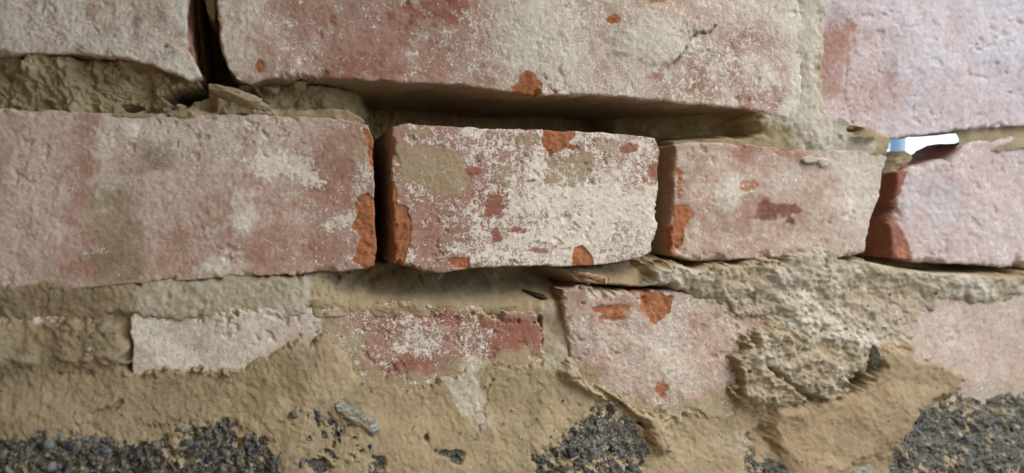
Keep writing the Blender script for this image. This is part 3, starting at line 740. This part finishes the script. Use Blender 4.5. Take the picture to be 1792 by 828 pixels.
lay([(1676, 200), (1861, 180), (1861, 262), (1700, 268), (1678, 284)], -0.003 + 0.002 * wz, 4, 4)
keep = np.ones(GX.shape, bool)
keep &= ~((fm.poly([(1556, 240), (1592, 228), (1672, 205), (1690, 250), (1670, 284), (1630, 296), (1592, 300), (1552, 300)], 1, 2) > 0.5))
hid = np.zeros(GX.shape, bool)
for p in OUTLINES:
    c = p.mean(0)
    b = (GX > p[:, 0].min()) & (GX < p[:, 0].max()) & (GY > p[:, 1].min()) & (GY < p[:, 1].max())
    d = sdf(p, GX[b], GY[b]); hh = np.zeros(d.shape, bool); hh[d < -9] = True
    hid[b] |= hh
keep &= ~(hid & (H < -0.0075))
fk = keep[:-1, :-1] & keep[1:, :-1] & keep[1:, 1:] & keep[:-1, 1:]
idx = np.arange(GX.size).reshape(GX.shape)
q = np.stack([idx[:-1, :-1], idx[1:, :-1], idx[1:, 1:], idx[:-1, 1:]], -1)[fk]
used, inv = np.unique(q, return_inverse=True)
V = wall(GX.ravel()[used], GY.ravel()[used], H.ravel()[used])
make_mesh("mortar", V, inv.reshape(-1, 4), M_MORTAR, root, {"m1": MM.reshape(-1, 4)[used]})

def height(px, py):
    i = int(np.clip((py + 300) / 2, 0, GX.shape[0] - 1)); j = int(np.clip((px + 420) / 2, 0, GX.shape[1] - 1))
    return H[i, j]

# ------------------------------------------------------------------ stones
def ico(sub):
    t = (1 + 5 ** .5) / 2
    v = [(-1, t, 0), (1, t, 0), (-1, -t, 0), (1, -t, 0), (0, -1, t), (0, 1, t), (0, -1, -t), (0, 1, -t), (t, 0, -1), (t, 0, 1), (-t, 0, -1), (-t, 0, 1)]
    f = [(0, 11, 5), (0, 5, 1), (0, 1, 7), (0, 7, 10), (0, 10, 11), (1, 5, 9), (5, 11, 4), (11, 10, 2), (10, 7, 6), (7, 1, 8), (3, 9, 4), (3, 4, 2), (3, 2, 6), (3, 6, 8), (3, 8, 9),
         (4, 9, 5), (2, 4, 11), (6, 2, 10), (8, 6, 7), (9, 8, 1)]
    v = [np.array(a, float) / np.linalg.norm(a) for a in v]
    for _ in range(sub):
        cache = {}; nf = []
        def mid(a, b):
            k = (min(a, b), max(a, b))
            if k not in cache:
                p = v[a] + v[b]; v.append(p / np.linalg.norm(p)); cache[k] = len(v) - 1
            return cache[k]
        for a, b, c in f:
            x, y, z = mid(a, b), mid(b, c), mid(c, a)
            nf += [(a, x, z), (b, y, x), (c, z, y), (x, y, z)]
        f = nf
    return np.array(v), np.array(f)

IV, IF = ico(1)
def rough_stone(V0, r, seed, jag=0.28, cut=8):
    g = np.random.default_rng(seed)
    v = V0.copy()
    for _ in range(cut):                           # knock flat facets off a ball
        n = g.normal(size=3); n /= np.linalg.norm(n); d = g.uniform(0.32, 0.8)
        e = v @ n; v -= np.outer(np.maximum(e - d, 0), n)
    v *= (1 + g.normal(size=(len(v), 1)) * jag * 0.12)
    return v * np.asarray(r)[None]

def rotm(g):
    qn = g.normal(size=4); qn /= np.linalg.norm(qn); a, b, c, d = qn
    return np.array([[1 - 2 * (c * c + d * d), 2 * (b * c - d * a), 2 * (b * d + c * a)], [2 * (b * c + d * a), 1 - 2 * (b * b + d * d), 2 * (c * d - b * a)],
                     [2 * (b * d - c * a), 2 * (c * d + b * a), 1 - 2 * (b * b + c * c)]])

g = np.random.default_rng(5)
vs, fs, tn, cnt = [], [], [], 0
for pi, (p, num) in enumerate(zip(GRAV, (900, 380, 60, 420, 24))):
    p = np.array(p, float); p[:, 1] = np.minimum(p[:, 1], 900); p[:, 0] = np.clip(p[:, 0], -150, 1800)
    got = 0
    while got < num:
        x, y = g.uniform(p[:, 0].min(), p[:, 0].max()), g.uniform(p[:, 1].min(), p[:, 1].max())
        if sdf(p, np.array([x]), np.array([y]))[0] > -4 + 13 * g.normal(): continue
        got += 1
        s_ = (3.4 + 8.5 * g.random() ** 2.2) * 0.00029
        v = rough_stone(IV, (s_, s_ * g.uniform(.6, 1), s_ * g.uniform(.55, .9)), int(g.integers(1e6))) @ rotm(g).T
        v = v + wall([x], [y], height(x, y) - s_ * g.uniform(0.15, 0.75))
        tn.append(np.tile([*(g.random(3)), 1], (len(v), 1)))
        vs.append(v); fs.append(IF + cnt); cnt += len(v)
o = make_mesh("aggregate", np.concatenate(vs), np.concatenate(fs), M_GRAVEL, root, {"m1": np.concatenate(tn)}, smooth=False)
o["kind"] = "stuff"

# loose grit and crumbs lying on the sandy mortar and the ledges
vs, fs, tn, cnt = [], [], [], 0
for (xa, xb, ya, yb, num, big_) in ((-150, 1800, 590, 850, 900, 1.0), (160, 480, 140, 205, 90, 1.2), (540, 1000, 505, 545, 110, 0.8), (1000, 1780, 450, 600, 260, 1.1), (1270, 1520, 540, 710, 200, 1.2),
                                  (660, 1380, 210, 260, 60, 1.0)):
    for _ in range(num):
        x, y = g.uniform(xa, xb), g.uniform(ya, yb); hh = height(x, y)
        if ya > 400 and hh < -0.02 or hh < -0.09: continue
        s_ = (0.9 + 3.2 * g.random() ** 3) * 0.00027 * big_
        v = rough_stone(IV, (s_, s_ * g.uniform(.6, 1), s_ * g.uniform(.5, .9)), int(g.integers(1e6))) @ rotm(g).T + wall([x], [y], hh + s_ * 0.2)
        tone = g.random()
        tn.append(np.tile([0.9 if tone > 0.8 else 0.1, 0.9 if tone < 0.10 else 0, 0.4 * g.random(), 0.3 * g.random()], (len(v), 1)))
        vs.append(v); fs.append(IF + cnt); cnt += len(v)
o = make_mesh("grit", np.concatenate(vs), np.concatenate(fs), M_MORTAR, root, {"m1": np.concatenate(tn)}, smooth=False)
o["kind"] = "stuff"

IV3, IF3 = ico(5)
def boulder(name, px, py, rx, ry, rz, rot, seed, mat, label=None, lift=0.0, cut=9, jag=0.05):
    v = rough_stone(IV3, (1, 1, 1), seed, jag, cut)
    v = v * (1 + (0.16 * fbm(v[:, 0] * 40 + v[:, 1] * 27, v[:, 2] * 40 - v[:, 1] * 19, 26, 5, seed, 0.62) + 0.07 * fbm(v[:, 0] * 40 + v[:, 1] * 31, v[:, 2] * 40 + v[:, 1] * 13, 6, 3, seed + 1, 0.6))[:, None])
    sc = 0.00028 / math.cos(max(A + math.atan((px - 896) / F), -1)) ** 1.0
    v = v * np.array([rx * sc, rz * 0.00028, ry * sc])
    c, s = math.cos(R_(rot)), math.sin(R_(rot))
    x = v[:, 0] * c - v[:, 2] * s; z = v[:, 0] * s + v[:, 2] * c
    v = np.stack([x, v[:, 1], z], 1) + wall([px], [py], height(px, py) + lift)
    n = len(v); at = {"m1": np.tile([0.25, 0, 0, 0.1], (n, 1))} if mat is M_MORTAR else None
    o = make_mesh(name, v, IF3, mat, root, at)
    if label: o["label"] = label
    return o

boulder("stone", 604, 714, 36, 17, 15, -38, 101, M_SLATE, "layered blue-grey stone chip set in the mortar", -0.0012, 14, 0.25)
boulder("stone", 646, 742, 20, 13, 11, -35, 102, M_SLATE, None, -0.001, 12, 0.25)
boulder("stone", 1511, 622, 8, 24, 16, -12, 103, M_SLATE, "upright grey stone shard beside the mortar lump", 0.001)
boulder("stone", 1492, 822, 44, 22, 22, 10, 104, M_SLATE, "blue-white stone at the bottom of the wall", -0.002, 12, 0.2)
boulder("stone", 1548, 815, 28, 30, 16, 5, 105, M_SLATE, None, -0.002, 12, 0.2)
boulder("mortar_flake", 204, 155, 50, 24, 22, -38, 110, M_MORTAR, "loose beige mortar flake lodged in the joint", 0.0, 5, 0.03)
boulder("mortar_flake", 185, 186, 40, 12, 14, -45, 111, M_MORTAR, None, 0.0, 5)
boulder("mortar_flake", 415, 172, 46, 14, 18, -14, 112, M_MORTAR, None, 0.002, 6)
boulder("mortar_crumb", 475, 148, 13, 9, 10, 0, 113, M_MORTAR, None, 0.004)
boulder("mortar_crumb", 522, 143, 18, 10, 12, 5, 114, M_MORTAR, None, 0.008)
boulder("mortar_crumb", 1586, 284, 36, 15, 50, 12, 115, M_MORTAR, "pale mortar crust on the brick beyond the gap", 0.03)


# ------------------------------------------------------------------ twig and splinter on the ledge
def tube(name, pts, radii, mat, n=10):
    p = np.asarray(pts, float); V, Q = [], []
    for i, (c, r) in enumerate(zip(p, radii)):
        d = p[min(i + 1, len(p) - 1)] - p[max(i - 1, 0)]; d /= np.linalg.norm(d)
        a = np.cross(d, (0, 0, 1.0)); a /= np.linalg.norm(a); b = np.cross(d, a)
        for k in range(n):
            th = 2 * math.pi * k / n; rr = r * (1 + 0.12 * math.sin(3 * th + i))
            V.append(c + a * rr * math.cos(th) + b * rr * math.sin(th))
    for i in range(len(p) - 1):
        for k in range(n):
            Q.append((i * n + k, i * n + (k + 1) % n, (i + 1) * n + (k + 1) % n, (i + 1) * n + k))
    e0, e1 = len(V), len(V) + 1
    V += [p[0], p[-1]]
    L = (len(p) - 1) * n
    for k in range(n):
        Q.append((e0, (k + 1) % n, k, e0)); Q.append((e1, L + k, L + (k + 1) % n, e1))
    me = bpy.data.meshes.new(name)
    me.from_pydata([tuple(x) for x in V], [], [tuple(dict.fromkeys(x)) for x in Q]); me.update()
    me.materials.append(mat)
    o = bpy.data.objects.new(name, me); C.objects.link(o)
    return o
W1 = lambda x, y, h: wall([x], [y], h)[0]
tag(tube("twig", [W1(1010, 479, -0.004), W1(1024, 482, 0.001), W1(1038, 486, 0.005), W1(1048, 489, 0.008)], (0.0011, 0.0015, 0.0018, 0.0018), M_TWIG),
    "short broken twig stub under the centre brick", "twig")
tag(tube("splinter", [W1(930, 512, -0.012), W1(945, 519, -0.006), W1(955, 522, -0.004), W1(964, 524, -0.004)], (0.0004, 0.0014, 0.0016, 0.0004), M_SPLINTER, 6),
    "dark wood splinter on the sandy ledge", "splinter")

# ------------------------------------------------------------------ surroundings: ground, added slabs that shape the light, daylight behind
def box(name, lo, hi, mat):
    x0, y0, z0 = lo; x1, y1, z1 = hi
    v = [(x0, y0, z0), (x1, y0, z0), (x1, y1, z0), (x0, y1, z0), (x0, y0, z1), (x1, y0, z1), (x1, y1, z1), (x0, y1, z1)]
    f = [(3, 2, 1, 0), (4, 5, 6, 7), (0, 1, 5, 4), (1, 2, 6, 5), (2, 3, 7, 6), (3, 0, 4, 7)]
    return make_mesh(name, np.array(v), np.array(f), mat, smooth=False)
tag(box("ground", (-400, -400, -1.3), (400, 400, -1.2), M_GROUND), kind="structure")
tag(box("added_shade_top", (-0.75, -2.0, 0.6), (0.28, 0.3, 0.7), M_BOUNCE), kind="structure")  # unseen slab added overhead to shade the left part
tag(box("added_shade_left", (-0.5, -2.0, -1.195), (-0.268, 0.12, 0.595), M_BOUNCE), kind="structure")  # unseen slab added to block light from the left
for zz in ((-1.198, -0.21), (0.20, 0.597)):
    ob = box("render_coat", (-0.266, -0.004, zz[0]), (0.42, 0.09, zz[1]), M_MORTAR); ob.parent = root
tag(box("added_bounce_back", (-0.75, -2.15, -1.195), (0.6, -2.005, 0.895), M_BOUNCE), kind="structure")  # unseen slab added behind the camera to block and warm the light
b = box("board", (0.0, 0.0, -0.6), (0.02, 0.02, 0.5), M_BLUE)
b.location = W1(1556, 250, 0) + (W1(1556, 250, 0) - CAM) / np.linalg.norm(W1(1572, 250, 0) - CAM) * 0.55
b.rotation_euler = (0, 0, -0.9)
tag(b, "pale blue upright board beyond the hole in the wall", "board")
